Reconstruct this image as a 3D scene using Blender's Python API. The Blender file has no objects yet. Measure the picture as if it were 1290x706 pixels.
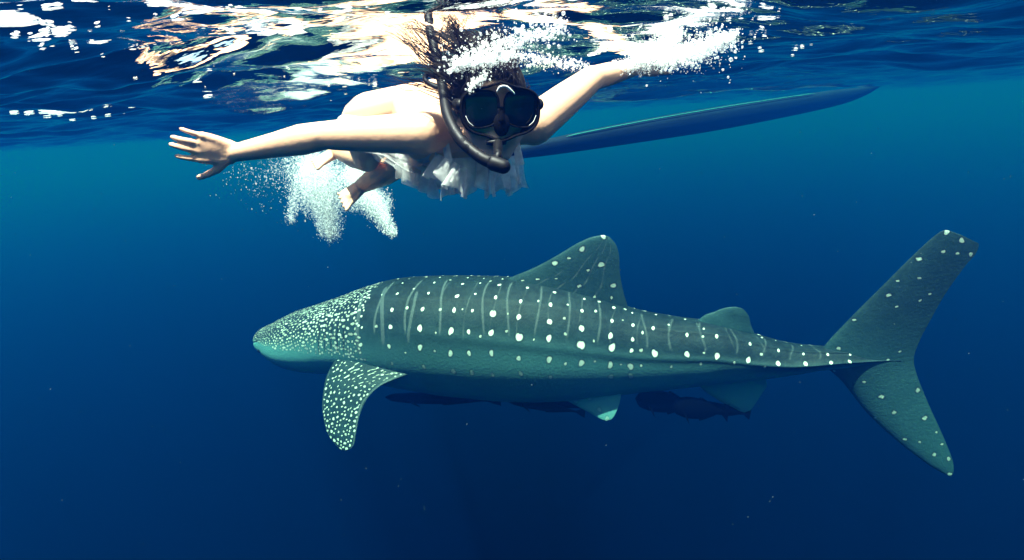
import bpy, math, random
import numpy as np
from mathutils import Vector, Matrix

random.seed(7)
rng = np.random.default_rng(7)
scene = bpy.context.scene
col = scene.collection

# ------------------------------------------------------------------ camera
PITCH, ROLL = math.radians(14.8), math.radians(4.0)
CAM = np.array([0.0, 0.0, -0.15])
FWD = np.array([0.0, math.cos(PITCH), -math.sin(PITCH)])
_r0 = np.array([1.0, 0, 0]); _u0 = np.array([0, math.sin(PITCH), math.cos(PITCH)])
RGT = math.cos(ROLL)*_r0 - math.sin(ROLL)*_u0
UPV = math.cos(ROLL)*_u0 + math.sin(ROLL)*_r0
FPX = 769.0
cd = bpy.data.cameras.new('camera'); cam = bpy.data.objects.new('camera', cd); col.objects.link(cam)
cd.sensor_width = 36; cd.lens = 36*FPX/1290; cd.clip_start = 0.02; cd.clip_end = 1000
cam.matrix_world = Matrix(((RGT[0], UPV[0], -FWD[0], CAM[0]), (RGT[1], UPV[1], -FWD[1], CAM[1]),
                           (RGT[2], UPV[2], -FWD[2], CAM[2]), (0, 0, 0, 1)))
scene.camera = cam

# ------------------------------------------------------------------ sky and sun
SUN_EL, SUN_AZ = math.radians(75), math.radians(-150)      # azimuth from +Y towards +X: to the left, a little behind
sun_dir = Vector((math.cos(SUN_EL)*math.sin(SUN_AZ), math.cos(SUN_EL)*math.cos(SUN_AZ), math.sin(SUN_EL)))
w = bpy.data.worlds.new('World'); scene.world = w; w.use_nodes = True
nt = w.node_tree; bg = nt.nodes['Background']
sk = nt.nodes.new('ShaderNodeTexSky'); sk.sky_type = 'NISHITA'; sk.sun_disc = False
sk.sun_elevation = SUN_EL; sk.sun_rotation = SUN_AZ
nt.links.new(sk.outputs[0], bg.inputs[0]); bg.inputs[1].default_value = 0.09
sd = bpy.data.lights.new('sun', 'SUN'); so = bpy.data.objects.new('sun', sd); col.objects.link(so)
sd.energy = 5.0; sd.angle = math.radians(0.6); sd.color = (1.0, 0.95, 0.87)
so.rotation_euler = (-sun_dir).to_track_quat('-Z', 'Y').to_euler()
vs = scene.view_settings
vs.view_transform = 'Standard'; vs.look = 'None'; vs.gamma = 1; vs.use_curve_mapping = False
vs.exposure = 2.3

scene.render.engine = 'CYCLES'
cy = scene.cycles
cy.use_denoising = True
try: cy.denoiser = 'OPENIMAGEDENOISE'
except Exception: pass
cy.use_adaptive_sampling = True; cy.adaptive_threshold = 0.02
cy.max_bounces = 8; cy.diffuse_bounces = 5; cy.glossy_bounces = 4; cy.transmission_bounces = 6
cy.transparent_max_bounces = 32; cy.volume_bounces = 0
cy.sample_clamp_indirect = 6

# ------------------------------------------------------------------ helpers
def pt(x, y, d):
    """Point of the place at d metres ahead, from its bearing (used to survey positions)."""
    return CAM + d*(FWD + (x-645)/FPX*RGT + (353-y)/FPX*UPV)

def tag(o, label=None, cat=None, group=None, kind=None):
    if label: o['label'] = label
    if cat: o['category'] = cat
    if group: o['group'] = group
    if kind: o['kind'] = kind
    return o

def mesh_obj(name, V, Fc, mat, parent=None, smooth=True, attrs=None):
    me = bpy.data.meshes.new(name)
    V = np.asarray(V, dtype=np.float32)
    if isinstance(Fc, np.ndarray):
        n, k = Fc.shape
        me.vertices.add(len(V)); me.vertices.foreach_set('co', V.ravel())
        me.loops.add(n*k); me.loops.foreach_set('vertex_index', Fc.astype(np.int32).ravel())
        me.polygons.add(n); me.polygons.foreach_set('loop_start', np.arange(0, n*k, k, dtype=np.int32))
        me.polygons.foreach_set('loop_total', np.full(n, k, dtype=np.int32))
        me.update(calc_edges=True)
    else:
        me.from_pydata(V.tolist(), [], Fc); me.update()
    if smooth:
        me.polygons.foreach_set('use_smooth', np.ones(len(me.polygons), dtype=bool))
    for k, a in (attrs or {}).items():
        at = me.attributes.new(k, 'FLOAT', 'POINT'); at.data.foreach_set('value', np.asarray(a, dtype=np.float32))
    me.validate(); me.update()
    if mat: me.materials.append(mat)
    o = bpy.data.objects.new(name, me); col.objects.link(o)
    if parent: o.parent = parent
    return o

def spline(xs, ys, x):
    """Monotone-ish cubic Hermite through (xs, ys); ys may be (n,k)."""
    xs = np.asarray(xs, float); ys = np.asarray(ys, float); one = ys.ndim == 1
    if one: ys = ys[:, None]
    h = np.diff(xs)[:, None]; dl = np.diff(ys, axis=0)/h
    m = np.zeros_like(ys); m[1:-1] = (dl[:-1]*h[1:] + dl[1:]*h[:-1])/(h[:-1]+h[1:]); m[0] = dl[0]; m[-1] = dl[-1]
    x = np.clip(np.asarray(x, float), xs[0], xs[-1])
    i = np.clip(np.searchsorted(xs, x, side='right')-1, 0, len(xs)-2)
    t = ((x-xs[i])/(xs[i+1]-xs[i]))[:, None]; H = h[i]
    r = (2*t**3-3*t**2+1)*ys[i] + (t**3-2*t**2+t)*H*m[i] + (-2*t**3+3*t**2)*ys[i+1] + (t**3-t**2)*H*m[i+1]
    return r[:, 0] if one else r

def grid_faces(n, m, wrap=False, off=0):
    """quads of an n x m vertex grid (row major); wrap joins the last column to the first"""
    i = np.arange(n-1)[:, None]; j = np.arange(m if wrap else m-1)[None, :]
    j2 = (j+1) % m
    a = i*m+j; b = i*m+j2; c = (i+1)*m+j2; d = (i+1)*m+j
    return np.stack([a, b, c, d], -1).reshape(-1, 4)+off

def mat_new(name):
    m = bpy.data.materials.new(name); m.use_nodes = True
    t = m.node_tree; t.nodes.clear()
    out = t.nodes.new('ShaderNodeOutputMaterial')
    return m, t, out

def principled(name, colr, rough=0.5, spec=0.5, noise=None, bump=None, **kw):
    m, t, out = mat_new(name)
    p = t.nodes.new('ShaderNodeBsdfPrincipled'); t.links.new(p.outputs[0], out.inputs[0])
    p.inputs['Base Color'].default_value = (*colr, 1); p.inputs['Roughness'].default_value = rough
    p.inputs['Specular IOR Level'].default_value = spec
    for k, v in kw.items(): p.inputs[k.replace('_', ' ')].default_value = v
    if noise:
        sc, amt = noise
        n = t.nodes.new('ShaderNodeTexNoise'); n.inputs['Scale'].default_value = sc; n.inputs['Detail'].default_value = 4
        tc = t.nodes.new('ShaderNodeTexCoord'); t.links.new(tc.outputs['Object'], n.inputs['Vector'])
        mx = t.nodes.new('ShaderNodeMix'); mx.data_type = 'RGBA'
        mx.inputs['A'].default_value = (*[c*(1-amt) for c in colr], 1); mx.inputs['B'].default_value = (*[min(1, c*(1+amt)) for c in colr], 1)
        t.links.new(n.outputs['Fac'], mx.inputs['Factor']); t.links.new(mx.outputs['Result'], p.inputs['Base Color'])
    if bump:
        sc, st = bump
        n = t.nodes.new('ShaderNodeTexNoise'); n.inputs['Scale'].default_value = sc; n.inputs['Detail'].default_value = 5
        tc = t.nodes.new('ShaderNodeTexCoord'); t.links.new(tc.outputs['Object'], n.inputs['Vector'])
        b = t.nodes.new('ShaderNodeBump'); b.inputs['Strength'].default_value = st; b.inputs['Distance'].default_value = 0.01
        t.links.new(n.outputs['Fac'], b.inputs['Height']); t.links.new(b.outputs[0], p.inputs['Normal'])
    return m

# ------------------------------------------------------------------ water
_wr = np.random.default_rng(21)
NW = 56
W_LAM = np.geomspace(3.2, 0.07, NW)
W_DIR = math.radians(97) + _wr.normal(0, 0.62, NW)
W_PH = _wr.uniform(0, 2*math.pi, NW)
W_SL = 0.046*np.where(W_LAM > 1.2, 0.5, np.where(W_LAM < .45, 1.28, 1.0))*_wr.uniform(0.6, 1.3, NW)
def wave_h(x, y):
    x = np.asarray(x, float); y = np.asarray(y, float)
    dist = np.sqrt(x*x+y*y)
    # rougher water to the left and round the swimmer, calmer to the right
    rough = 0.62+0.5/(1+np.exp((x-1.0)*1.6)) + 0.25*np.sin(1.7*x+0.6*y)*np.cos(0.9*y-0.5*x+1)
    h = np.zeros_like(x)
    for l, a, ph, s in zip(W_LAM, W_DIR, W_PH, W_SL):
        k = 2*math.pi/l
        q = k*(x*math.cos(a)+y*math.sin(a))+ph
        q = q+0.35*np.sin(0.31*q+1.3*y+2*ph)
        g = np.exp(-(dist/(l*70))**2)*(rough if l < 0.9 else 1)
        h = h + s*l/(2*math.pi)*np.sin(q)*g
    return h + 0.012
WATER_DEPTH = 5.0

def build_water():
    N, M = 800, 700
    a = 1.0
    u = np.linspace(-1, 1, N); xs = a*np.sinh(u*math.asinh(150/a))
    v = np.linspace(-math.asinh(30/a), math.asinh(220/a), M); ys = 1.2 + a*np.sinh(v)
    X, Y = np.meshgrid(xs, ys)                # M x N
    Z = wave_h(X, Y)
    V = np.stack([X, Y, Z], -1).reshape(-1, 3)
    F = grid_faces(M, N)                      # normals up
    # skirt and bottom
    zb = -WATER_DEPTH-1
    ring = np.concatenate([np.arange(N), np.arange(1, M)*N+N-1, (M-1)*N+np.arange(N-2, -1, -1), np.arange(M-2, 0, -1)*N])
    nr = len(ring); B = V[ring].copy(); B[:, 2] = zb
    b0 = len(V); i = np.arange(nr); j = (i+1) % nr
    S = np.stack([ring[i], b0+i, b0+j, ring[j]], -1)
    me_faces = [*map(tuple, [])]
    V2 = np.vstack([V, B, [[0, 0, zb]]]); c = len(V2)-1
    m, t, out = mat_new('sea_water')
    N_ = t.nodes.new
    tc = N_('ShaderNodeTexCoord')
    n1 = N_('ShaderNodeTexNoise'); n1.inputs['Scale'].default_value = 15; n1.inputs['Detail'].default_value = 3
    mp = N_('ShaderNodeMapping'); mp.inputs['Scale'].default_value = (0.55, 1.5, 1)
    t.links.new(tc.outputs['Object'], mp.inputs[0]); t.links.new(mp.outputs[0], n1.inputs['Vector'])
    bp = N_('ShaderNodeBump'); bp.inputs['Strength'].default_value = 0.35; bp.inputs['Distance'].default_value = 0.012
    t.links.new(n1.outputs['Fac'], bp.inputs['Height'])
    fr = N_('ShaderNodeFresnel'); fr.inputs['IOR'].default_value = 1.33; t.links.new(bp.outputs[0], fr.inputs['Normal'])
    gl = N_('ShaderNodeBsdfGlossy'); gl.inputs['Roughness'].default_value = 0.03; t.links.new(bp.outputs[0], gl.inputs['Normal'])
    gl.inputs['Color'].default_value = (1, 1, 1, 1)
    tr = N_('ShaderNodeBsdfTransparent')
    rf = N_('ShaderNodeBsdfRefraction'); rf.inputs['IOR'].default_value = 1.33; rf.inputs['Roughness'].default_value = 0.12
    t.links.new(bp.outputs[0], rf.inputs['Normal'])
    m1 = N_('ShaderNodeMixShader'); m1.inputs[0].default_value = 0.12
    t.links.new(tr.outputs[0], m1.inputs[1]); t.links.new(rf.outputs[0], m1.inputs[2])
    mx = N_('ShaderNodeMixShader'); t.links.new(fr.outputs[0], mx.inputs[0])
    t.links.new(m1.outputs[0], mx.inputs[1]); t.links.new(gl.outputs[0], mx.inputs[2])
    t.links.new(mx.outputs[0], out.inputs['Surface'])
    # clear blue sea: red light is lost first, blue is scattered most
    sc = N_('ShaderNodeVolumeScatter'); sc.inputs['Color'].default_value = (0.003, 0.148, 1.0, 1)
    sc.inputs['Density'].default_value = 0.0245; sc.inputs['Anisotropy'].default_value = 0.35
    ab = N_('ShaderNodeVolumeAbsorption'); ab.inputs['Color'].default_value = (0.0, 0.836, 0.54, 1); ab.inputs['Density'].default_value = 0.14
    ad = N_('ShaderNodeAddShader'); t.links.new(sc.outputs[0], ad.inputs[0]); t.links.new(ab.outputs[0], ad.inputs[1])
    t.links.new(ad.outputs[0], out.inputs['Volume'])
    Fb = np.stack([b0+j, b0+i, np.full(nr, c), np.full(nr, c)], -1)
    me = bpy.data.meshes.new('water')
    nq = len(F)+len(S); ntri = nr
    loops = np.concatenate([F.ravel(), S.ravel(), Fb[:, :3].ravel()]).astype(np.int32)
    tot = np.concatenate([np.full(nq, 4), np.full(ntri, 3)]).astype(np.int32)
    st = np.concatenate([[0], np.cumsum(tot)[:-1]]).astype(np.int32)
    me.vertices.add(len(V2)); me.vertices.foreach_set('co', V2.astype(np.float32).ravel())
    me.loops.add(len(loops)); me.loops.foreach_set('vertex_index', loops)
    me.polygons.add(len(tot)); me.polygons.foreach_set('loop_start', st); me.polygons.foreach_set('loop_total', tot)
    sm = np.zeros(len(tot), dtype=bool); sm[:len(F)] = True
    me.update(calc_edges=True); me.polygons.foreach_set('use_smooth', sm)
    me.materials.append(m)
    o = bpy.data.objects.new('water', me); col.objects.link(o)
    tag(o, kind='structure')
build_water()

V = [(-140, -25, -WATER_DEPTH), (140, -25, -WATER_DEPTH), (140, 210, -WATER_DEPTH), (-140, 210, -WATER_DEPTH)]
tag(mesh_obj('dark_depth_sheet', V, [(0, 1, 2, 3)], principled('dark_depth', (0.0001, 0.0002, 0.0016), 1.0, 0.0, noise=(0.3, 0.5))), kind='structure')  # near-black sheet added below the water to make the depths dark

# ------------------------------------------------------------------ whale shark
def shark_material():
    m, t, out = mat_new('shark_skin'); N_ = t.nodes.new; L = t.links.new
    p = N_('ShaderNodeBsdfPrincipled'); L(p.outputs[0], out.inputs[0])
    p.inputs['Roughness'].default_value = 0.6; p.inputs['Specular IOR Level'].default_value = 0.12
    def attr(n):
        a = N_('ShaderNodeAttribute'); a.attribute_name = n; return a.outputs['Fac']
    tc = N_('ShaderNodeTexCoord')
    no = N_('ShaderNodeTexNoise'); no.inputs['Scale'].default_value = 7; no.inputs['Detail'].default_value = 6; L(tc.outputs['Object'], no.inputs['Vector'])
    def mix(f, a, b, blend='MIX'):
        x = N_('ShaderNodeMix'); x.data_type = 'RGBA'; x.blend_type = blend
        if isinstance(f, float): x.inputs['Factor'].default_value = f
        else: L(f, x.inputs['Factor'])
        for s, vv in (('A', a), ('B', b)):
            if isinstance(vv, tuple): x.inputs[s].default_value = (*vv, 1)
            else: L(vv, x.inputs[s])
        return x.outputs['Result']
    def ramp(f, lo, hi, a=0.0, b=1.0):
        r = N_('ShaderNodeMapRange'); r.interpolation_type = 'SMOOTHSTEP'
        r.inputs['From Min'].default_value = lo; r.inputs['From Max'].default_value = hi
        r.inputs['To Min'].default_value = a; r.inputs['To Max'].default_value = b; L(f, r.inputs['Value']); return r.outputs[0]
    def mul(a, b):
        x = N_('ShaderNodeMath'); x.operation = 'MULTIPLY'; L(a, x.inputs[0])
        if isinstance(b, float): x.inputs[1].default_value = b
        else: L(b, x.inputs[1])
        return x.outputs[0]
    nb = N_('ShaderNodeTexNoise'); nb.inputs['Scale'].default_value = 28; nb.inputs['Detail'].default_value = 6; L(tc.outputs['Object'], nb.inputs['Vector'])
    av = N_('ShaderNodeMath'); av.operation = 'ADD'; L(mul(no.outputs['Fac'], .55), av.inputs[0]); L(mul(nb.outputs['Fac'], .45), av.inputs[1])
    back = mix(ramp(av.outputs[0], 0.36, 0.64), (0.0024, 0.0082, 0.0105), (0.0068, 0.0160, 0.0195))
    base = mix(attr('back'), (0.10, 0.28, 0.30), back)
    base = mix(mul(mul(ramp(attr('mark'), -0.75, -0.15), attr('back')), 0.6), base, (0.0015, 0.002, 0.003))
    base = mix(mul(ramp(attr('stripe'), 0.0, 0.6), 0.55), base, (0.07, 0.085, 0.09))
    fade = attr('bright')
    base = mix(mul(ramp(attr('mark'), -0.22, 0.32), fade), base, (0.52, 0.54, 0.50))
    base = mix(mul(attr('slit'), .85), base, (0.002, 0.003, 0.004))
    L(base, p.inputs['Base Color'])
    n2 = N_('ShaderNodeTexNoise'); n2.inputs['Scale'].default_value = 60; n2.inputs['Detail'].default_value = 4; L(tc.outputs['Object'], n2.inputs['Vector'])
    b = N_('ShaderNodeBump'); b.inputs['Strength'].default_value = 0.25; b.inputs['Distance'].default_value = 0.01
    L(n2.outputs['Fac'], b.inputs['Height']); L(b.outputs[0], p.inputs['Normal'])
    return m

SH_A = np.array([-2.10821, 4.7519, -1.73841])
SH_YAW = math.radians(-16.12)

def build_shark():
    # stations: distance from the snout, centre height, half height of the outline, width / height
    S0 = [0, .05, .15, .335, .56, .775, .985, 1.255, 1.58, 1.89, 2.19, 2.48, 2.76, 3.035, 3.30, 3.55, 3.80, 4.04, 4.22, 4.42, 4.64]
    ZC = [0, .002, .0, .004, .019, .051, .071, .079, .07, .06, .051, .037, .017, -.006, -.009, -.003, -.02, -.026, -.012, -.008, -.004]
    EX = [.012, .082, .141, .229, .283, .318, .369, .43, .464, .475, .473, .441, .384, .308, .261, .222, .164, .107, .079, .058, .020]
    WF = [1.5, 1.5, 1.45, 1.35, 1.22, 1.12, 1.02, .95, .92, .90, .88, .86, .84, .84, .84, .86, .92, 1.05, 1.1, .75, .5]
    NS, NT = 780, 320
    s = np.linspace(0, 1, NS); s = 4.64*(s*0.96+0.04*s**2)**1.0; s[:40] = np.linspace(0, 1, 40)**1.6*s[39]
    zc = spline(S0, ZC, s); ex = spline(S0, EX, s); wf = spline(S0, WF, s)
    a = np.minimum(ex*wf, .46); b = np.sqrt(np.maximum(ex**2-(a*.36)**2, (0.45*ex)**2))
    th = np.linspace(0, 2*math.pi, NT, endpoint=False)          # 0 = back, pi/2 = the -y flank
    S, T = np.meshgrid(s, th, indexing='ij')
    ct, st_ = np.cos(T), np.sin(T)
    # slightly boxy head, rounder body
    e = np.interp(s, [0, .6, 1.4, 4.4], [.82, .85, .95, 1.0])[:, None]
    cy_ = np.sign(ct)*np.abs(ct)**e; sy_ = np.sign(st_)*np.abs(st_)**e
    ridge = np.zeros_like(S)
    for th0, amp, s1, wd in ((36, .005, 1.0, 5), (66, .007, 1.3, 5)):
        for sg in (1, -1):
            tt = np.radians(th0+np.interp(s, [1, 4.4], [0, 22 if th0 > 50 else 0]))[:, None]*sg
            dd = np.angle(np.exp(1j*(T-tt)))
            ridge += amp*np.exp(-(dd/math.radians(wd))**2)*np.clip((S-s1)/.5, 0, 1)
    keel = 0
    for sg in (1, -1):
        dd = np.angle(np.exp(1j*(T-sg*math.pi/2)))
        keel = keel+.026*np.exp(-(dd/math.radians(16))**2)*np.clip((S-3.5)/.5, 0, 1)*np.clip((4.60-S)/.45, 0, 1)
    Y = -(a[:, None]*sy_) - np.sign(sy_)*(np.abs(st_)*ridge + keel)
    Z = zc[:, None]+b[:, None]*cy_ + ct*ridge
    # gentle sideways sweep of the tail
    P = np.stack([S, Y, Z], -1)
    # ---- marks
    mark = np.full((NS, NT), -9.0); stripe = np.full((NS, NT), -9.0); bright = np.full((NS, NT), 0.0)
    R = random.Random(11)
    sidx = lambda v: int(np.searchsorted(s, v))
    def spot(s_, deg, r, br=1.0, squash=1.0):
        i = min(max(sidx(s_), 0), NS-1); j = int(round((math.radians(deg) % (2*math.pi))/(2*math.pi)*NT)) % NT
        c = P[i, j]; i0, i1 = sidx(s_-3*r), sidx(s_+3*r)+1
        q = P[i0:i1]-c; ang = np.arctan2(q[..., 2]-q[..., 1], q[..., 0]); k1 = R.uniform(0, 6.28); k2 = R.uniform(0, 6.28)
        wob = 1+.13*np.sin(2*ang+k1)+.09*np.sin(3*ang+k2)
        q = q*np.array([1/squash, 1, 1]); d = 1-np.sqrt((q**2).sum(-1))/(r*wob)
        mk = mark[i0:i1]; up = d > mk
        mk[up] = d[up]
        inner = d > -0.4
        bright[i0:i1][inner & up] = np.maximum(bright[i0:i1], br)[inner & up]
    def vstripe(s_, d0, d1, wd, br, lean=0.0, gap=0.25):
        ph = R.uniform(0, 6.28)
        tdeg = np.degrees(np.angle(np.exp(1j*th)))
        so_ = s_+.018*np.sin(tdeg*.06+ph)+lean*tdeg/90
        inside = np.clip((tdeg-d0)/8, 0, 1)*np.clip((d1-tdeg)/8, 0, 1)
        br_ = 1-gap*(0.5+0.5*np.sin(tdeg*.23+ph*2))
        i0, i1 = sidx(s_-.15), sidx(s_+.15)
        v = br*(1-np.abs(s[i0:i1, None]-so_[None, :])/wd)*(inside*br_)[None, :]
        stripe[i0:i1] = np.maximum(stripe[i0:i1], v)
    cols = [1.18, 1.40, 1.64, 1.86, 1.99, 2.13, 2.32, 2.51, 2.71, 2.90, 3.03, 3.17, 3.37, 3.56, 3.75, 3.92, 4.08, 4.22, 4.34]
    for sg in (1, -1):
        for ci, cs in enumerate(cols):
            big = np.interp(cs, [1.1, 1.5, 2.0, 2.9, 3.6, 4.3], [.013, .019, .0235, .0245, .020, .013])
            for deg, k, br in ((-0.5 if sg > 0 else 500, .4, .9), (13, .52, .95), (31, .68, 1), (49, .84, 1), (66, 1.0, 1), (84, .92, .75), (100, .78, .30)):
                if deg > 400: continue
                if R.random() < .02: continue
                if cs > 3.1 and deg in (13, 49, 84, 100): continue
                if cs > 3.9 and deg > 70: continue
                if cs in (1.18, 1.99, 3.03) and deg < 70: k *= .7
                tilt = np.interp(cs, [2, 4.3], [0, 14])
                spot(cs+R.uniform(-.009, .009), sg*(deg+R.uniform(-1.8, 1.8)+(tilt if deg > 30 else 0)), big*k*R.uniform(.85, 1.12), br, R.uniform(.65, .88))
                if R.random() < .0:
                    spot(cs+R.uniform(-.02, .02), sg*(deg+11), big*k*.5, br*.8)
        for i in range(len(cols)-1):
            m_ = (cols[i]+cols[i+1])/2
            for dg in (9, 27, 47, 66, 88):                                   # lesser spots strung along the bars
                if R.random() < .5 and m_ < 3.9:
                    spot(m_+R.uniform(-.012, .012), sg*(dg+R.uniform(-5, 5)), R.uniform(.0075, .0125), R.uniform(.35, .8), R.uniform(.7, 1))
            if cols[i+1]-cols[i] < .13: continue
            hi = np.interp(m_, [1.2, 2.4, 4.3], [74, 70, 72])
            if sg > 0: vstripe(m_, -80 if False else 4, hi, .0105, np.interp(m_, [1.2, 1.9, 2.6, 4], [1.7, 1.1, .75, .5]), 0.02, .3)
            else:
                # mirrored flank
                tdeg = np.degrees(np.angle(np.exp(1j*th)))
                i0, i1 = sidx(m_-.15), sidx(m_+.15)
                v = .8*(1-np.abs(s[i0:i1, None]-(m_+.015*np.sin(tdeg*.06))[None, :])/.013)*((tdeg < -4) & (tdeg > -hi))[None, :]
                stripe[i0:i1] = np.maximum(stripe[i0:i1], v)
        if sg > 0:
            for b_ in np.arange(1.75, 3.9, .19): vstripe(b_+R.uniform(-.02, .02), 6, R.uniform(50, 78), .007, .55, 0.02, .6)
            vstripe(1.065, 18, 96, .017, 2.2, 0.11, .1)
            vstripe(1.29, 15, 84, .016, 2.2, 0.06, .15)
            vstripe(1.53, 25, 80, .014, 1.7, 0.04, .35)
    # dense freckles on the head
    pts = []
    tries = 0
    while tries < 26000:
        tries += 1
        ss = R.uniform(.05, 1.17); dg = R.uniform(-178, 178)
        lim = np.interp(ss, [0, .3, .7, 1.15], [74, 80, 92, 98])
        if abs(dg) > lim: continue
        rr = np.interp(ss, [0, .3, .8, 1.2], [.005, .0068, .0088, .0098])*R.uniform(.75, 1.2)
        i = min(sidx(ss), NS-1); j = int(round((math.radians(dg) % (2*math.pi))/(2*math.pi)*NT)) % NT
        c = P[i, j]
        if ss > .95 and abs(dg) < 96 and R.random() < (ss-.95)*3.5: continue
        if any((c[0]-q[0])**2+(c[1]-q[1])**2+(c[2]-q[2])**2 < (1.36*(rr+q[3]))**2 for q in pts): continue
        pts.append((*c, rr)); spot(ss, dg, rr, R.uniform(.35, .85), R.choice([.6, .8, 1, 1.3, 1.9]))
    tabs = np.abs(np.degrees(np.angle(np.exp(1j*T))))
    edge = np.interp(s, [0, .4, .9, 1.6, 2.4, 4.4], [74, 80, 88, 92, 84, 100])[:, None]
    back = 1/(1+np.exp((tabs-edge)/np.interp(s, [0, 1, 2, 4.4], [4, 9, 11, 6])[:, None]))
    lo = np.interp(s, [0, .75, 1.25, 2.6, 4.4], [.05, .10, .58, .55, .70])[:, None]*np.interp(tabs, [80, 100, 125, 165], [1, .85, .45, .1])
    back = lo+(1-lo)*back
    dark = np.zeros((NS, NT)); td = np.degrees(np.angle(np.exp(1j*T)))
    for k in range(5):
        g0 = .80+.055*k
        so_ = g0+.03*np.cos(np.radians((np.abs(td)-70)*2.2))-.02
        dark = np.maximum(dark, np.exp(-((S-so_)/.0055)**2)*np.clip((np.abs(td)-50-1.5*k)/8, 0, 1)*np.clip((96-np.abs(td))/8, 0, 1))
    dark = np.maximum(dark, np.exp(-((np.abs(td)-(97-26*S/.16))/3.0)**2)*(S < .16)*.9)
    P[..., 1] += np.sign(P[..., 1])*-.006*dark
    Vs, Fs, MK, ST, BK, BR, DK = [], [], [], [], [], [], []
    n0 = 0
    def add(Pg, wrap, mk, st, bk, br, flip=False, dk=0.0):
        nonlocal n0
        n, m_ = Pg.shape[:2]
        f = grid_faces(n, m_, wrap, n0)
        if flip: f = f[:, ::-1]
        Vs.append(Pg.reshape(-1, 3)); Fs.append(f); n0 += n*m_
        for lst, v in ((MK, mk), (ST, st), (BK, bk), (BR, br), (DK, dk)): lst.append(np.broadcast_to(v, (n, m_)).ravel())
    add(P, True, mark, stripe, back, bright, True, dark)

    # fins: sections from root to tip, each (leading point, trailing point, thickness)
    def fin(secs, NV=70, NC=44, spots=None, seed=1, bk=1.0, stripes=None, bright_=0.8, tipback=None):
        k = np.linspace(0, 1, len(secs)); v = np.linspace(0, 1, NV)
        Lp = spline(k, [q[0] for q in secs], v); Tp = spline(k, [q[1] for q in secs], v); tk = spline(k, [q[2] for q in secs], v)
        span = Lp.mean(0)*0
        chord = Tp-Lp; sp = np.gradient((Lp+Tp)/2, axis=0)
        nrm = np.cross(chord, sp); nrm /= np.linalg.norm(nrm, axis=1)[:, None]+1e-9
        u = (1-np.cos(np.linspace(0, math.pi, NC)))/2
        prof = 2.6*np.sqrt(u)*(1-u)**1.05 + 0.05*np.sin(math.pi*u)
        prof /= prof.max()
        mid = Lp[:, None]+chord[:, None]*u[None, :, None]
        offs = nrm[:, None]*(tk[:, None]*prof[None, :])[..., None]
        ring = np.concatenate([mid+offs, (mid-offs)[:, -2:0:-1]], axis=1)
        nR = ring.shape[1]
        mk = np.full((NV, nR), -9.0); br = np.zeros((NV, nR)); stp = np.full((NV, nR), -9.0)
        Rr = random.Random(seed); midr = np.concatenate([mid, mid[:, -2:0:-1]], axis=1)
        chosen = []
        def put(c, rr, bb):
            q_ = midr-c; ang = np.arctan2(q_[..., 2], q_[..., 0]); d = 1-np.sqrt((q_**2).sum(-1))/(rr*(1+.15*np.sin(2*ang+rr*9e3)+.1*np.sin(3*ang+rr*2e4)))
            up = d > mk; mk[up] = d[up]; inn = up & (d > -.4); br[inn] = bb
        if spots:
            n_, rmin, rmax, gap = spots
            for _ in range(n_):
                i = Rr.randrange(int(NV*.04)+1, int(NV*.95)); j = Rr.randrange(int(NC*.16), int(NC*.84)); rr = Rr.uniform(rmin, rmax)
                c = mid[i, j]
                if any(((c-q[0])**2).sum() < (gap*(rr+q[1]))**2 for q in chosen): continue
                chosen.append((c, rr)); put(c, rr, bright_*Rr.uniform(.6, 1))
        if stripes:
            for (v0, v1, u0, u1, wd, b_) in stripes:
                ur = np.concatenate([u, u[-2:0:-1]])
                vv = v[:, None]; uc = u0+(u1-u0)*(vv-v0)/(v1-v0)+.012*np.sin(vv*23)
                ok = (vv > v0) & (vv < v1)
                stp = np.maximum(stp, np.where(ok, b_*(1-np.abs(ur[None, :]-uc)/wd), -9))
        bkk = bk if not callable(bk) else bk(v)[:, None]
        add(ring, True, mk, stp, bkk, br)
        # close the tip
        return mid
    def v3(s_, z, y=0.0): return (s_, y, z)
    # first dorsal fin
    fin([(v3(2.02, .40), v3(3.00, .22), .085), (v3(2.16, .50), v3(2.992, .312), .05), (v3(2.354, .58), v3(2.965, .415), .034), (v3(2.515, .663), v3(2.945, .545), .027),
         (v3(2.655, .744), v3(2.943, .655), .021), (v3(2.752, .788), v3(2.925, .735), .016), (v3(2.82, .802), v3(2.885, .787), .008), (v3(2.85, .803), v3(2.858, .800), .002)],
        spots=(60, .010, .019, 2.8), seed=4, stripes=[(.05, .75, .22, .34, .016, .7), (.05, .85, .40, .50, .016, .8), (.05, .85, .56, .64, .018, .8), (.10, .85, .74, .80, .02, .6)], bk=lambda v: 0.96-0.10*v)
    # second dorsal fin
    fin([(v3(3.40, .17), v3(3.80, .06), .045), (v3(3.48, .255), v3(3.80, .13), .028), (v3(3.545, .284), v3(3.775, .195), .018), (v3(3.602, .309), v3(3.757, .262), .012), (v3(3.65, .319), v3(3.722, .306), .006), (v3(3.68, .32), v3(3.69, .318), .001)], bk=.9, seed=5)
    # anal fin
    fin([(v3(3.42, -.15), v3(3.86, -.12), .04), (v3(3.47, -.255), v3(3.884, -.215), .022), (v3(3.55, -.32), v3(3.86, -.27), .016), (v3(3.64, -.378), v3(3.82, -.35), .01), (v3(3.715, -.415), v3(3.785, -.408), .005), (v3(3.75, -.423), v3(3.76, -.423), .001)], bk=.3, seed=6)
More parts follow.
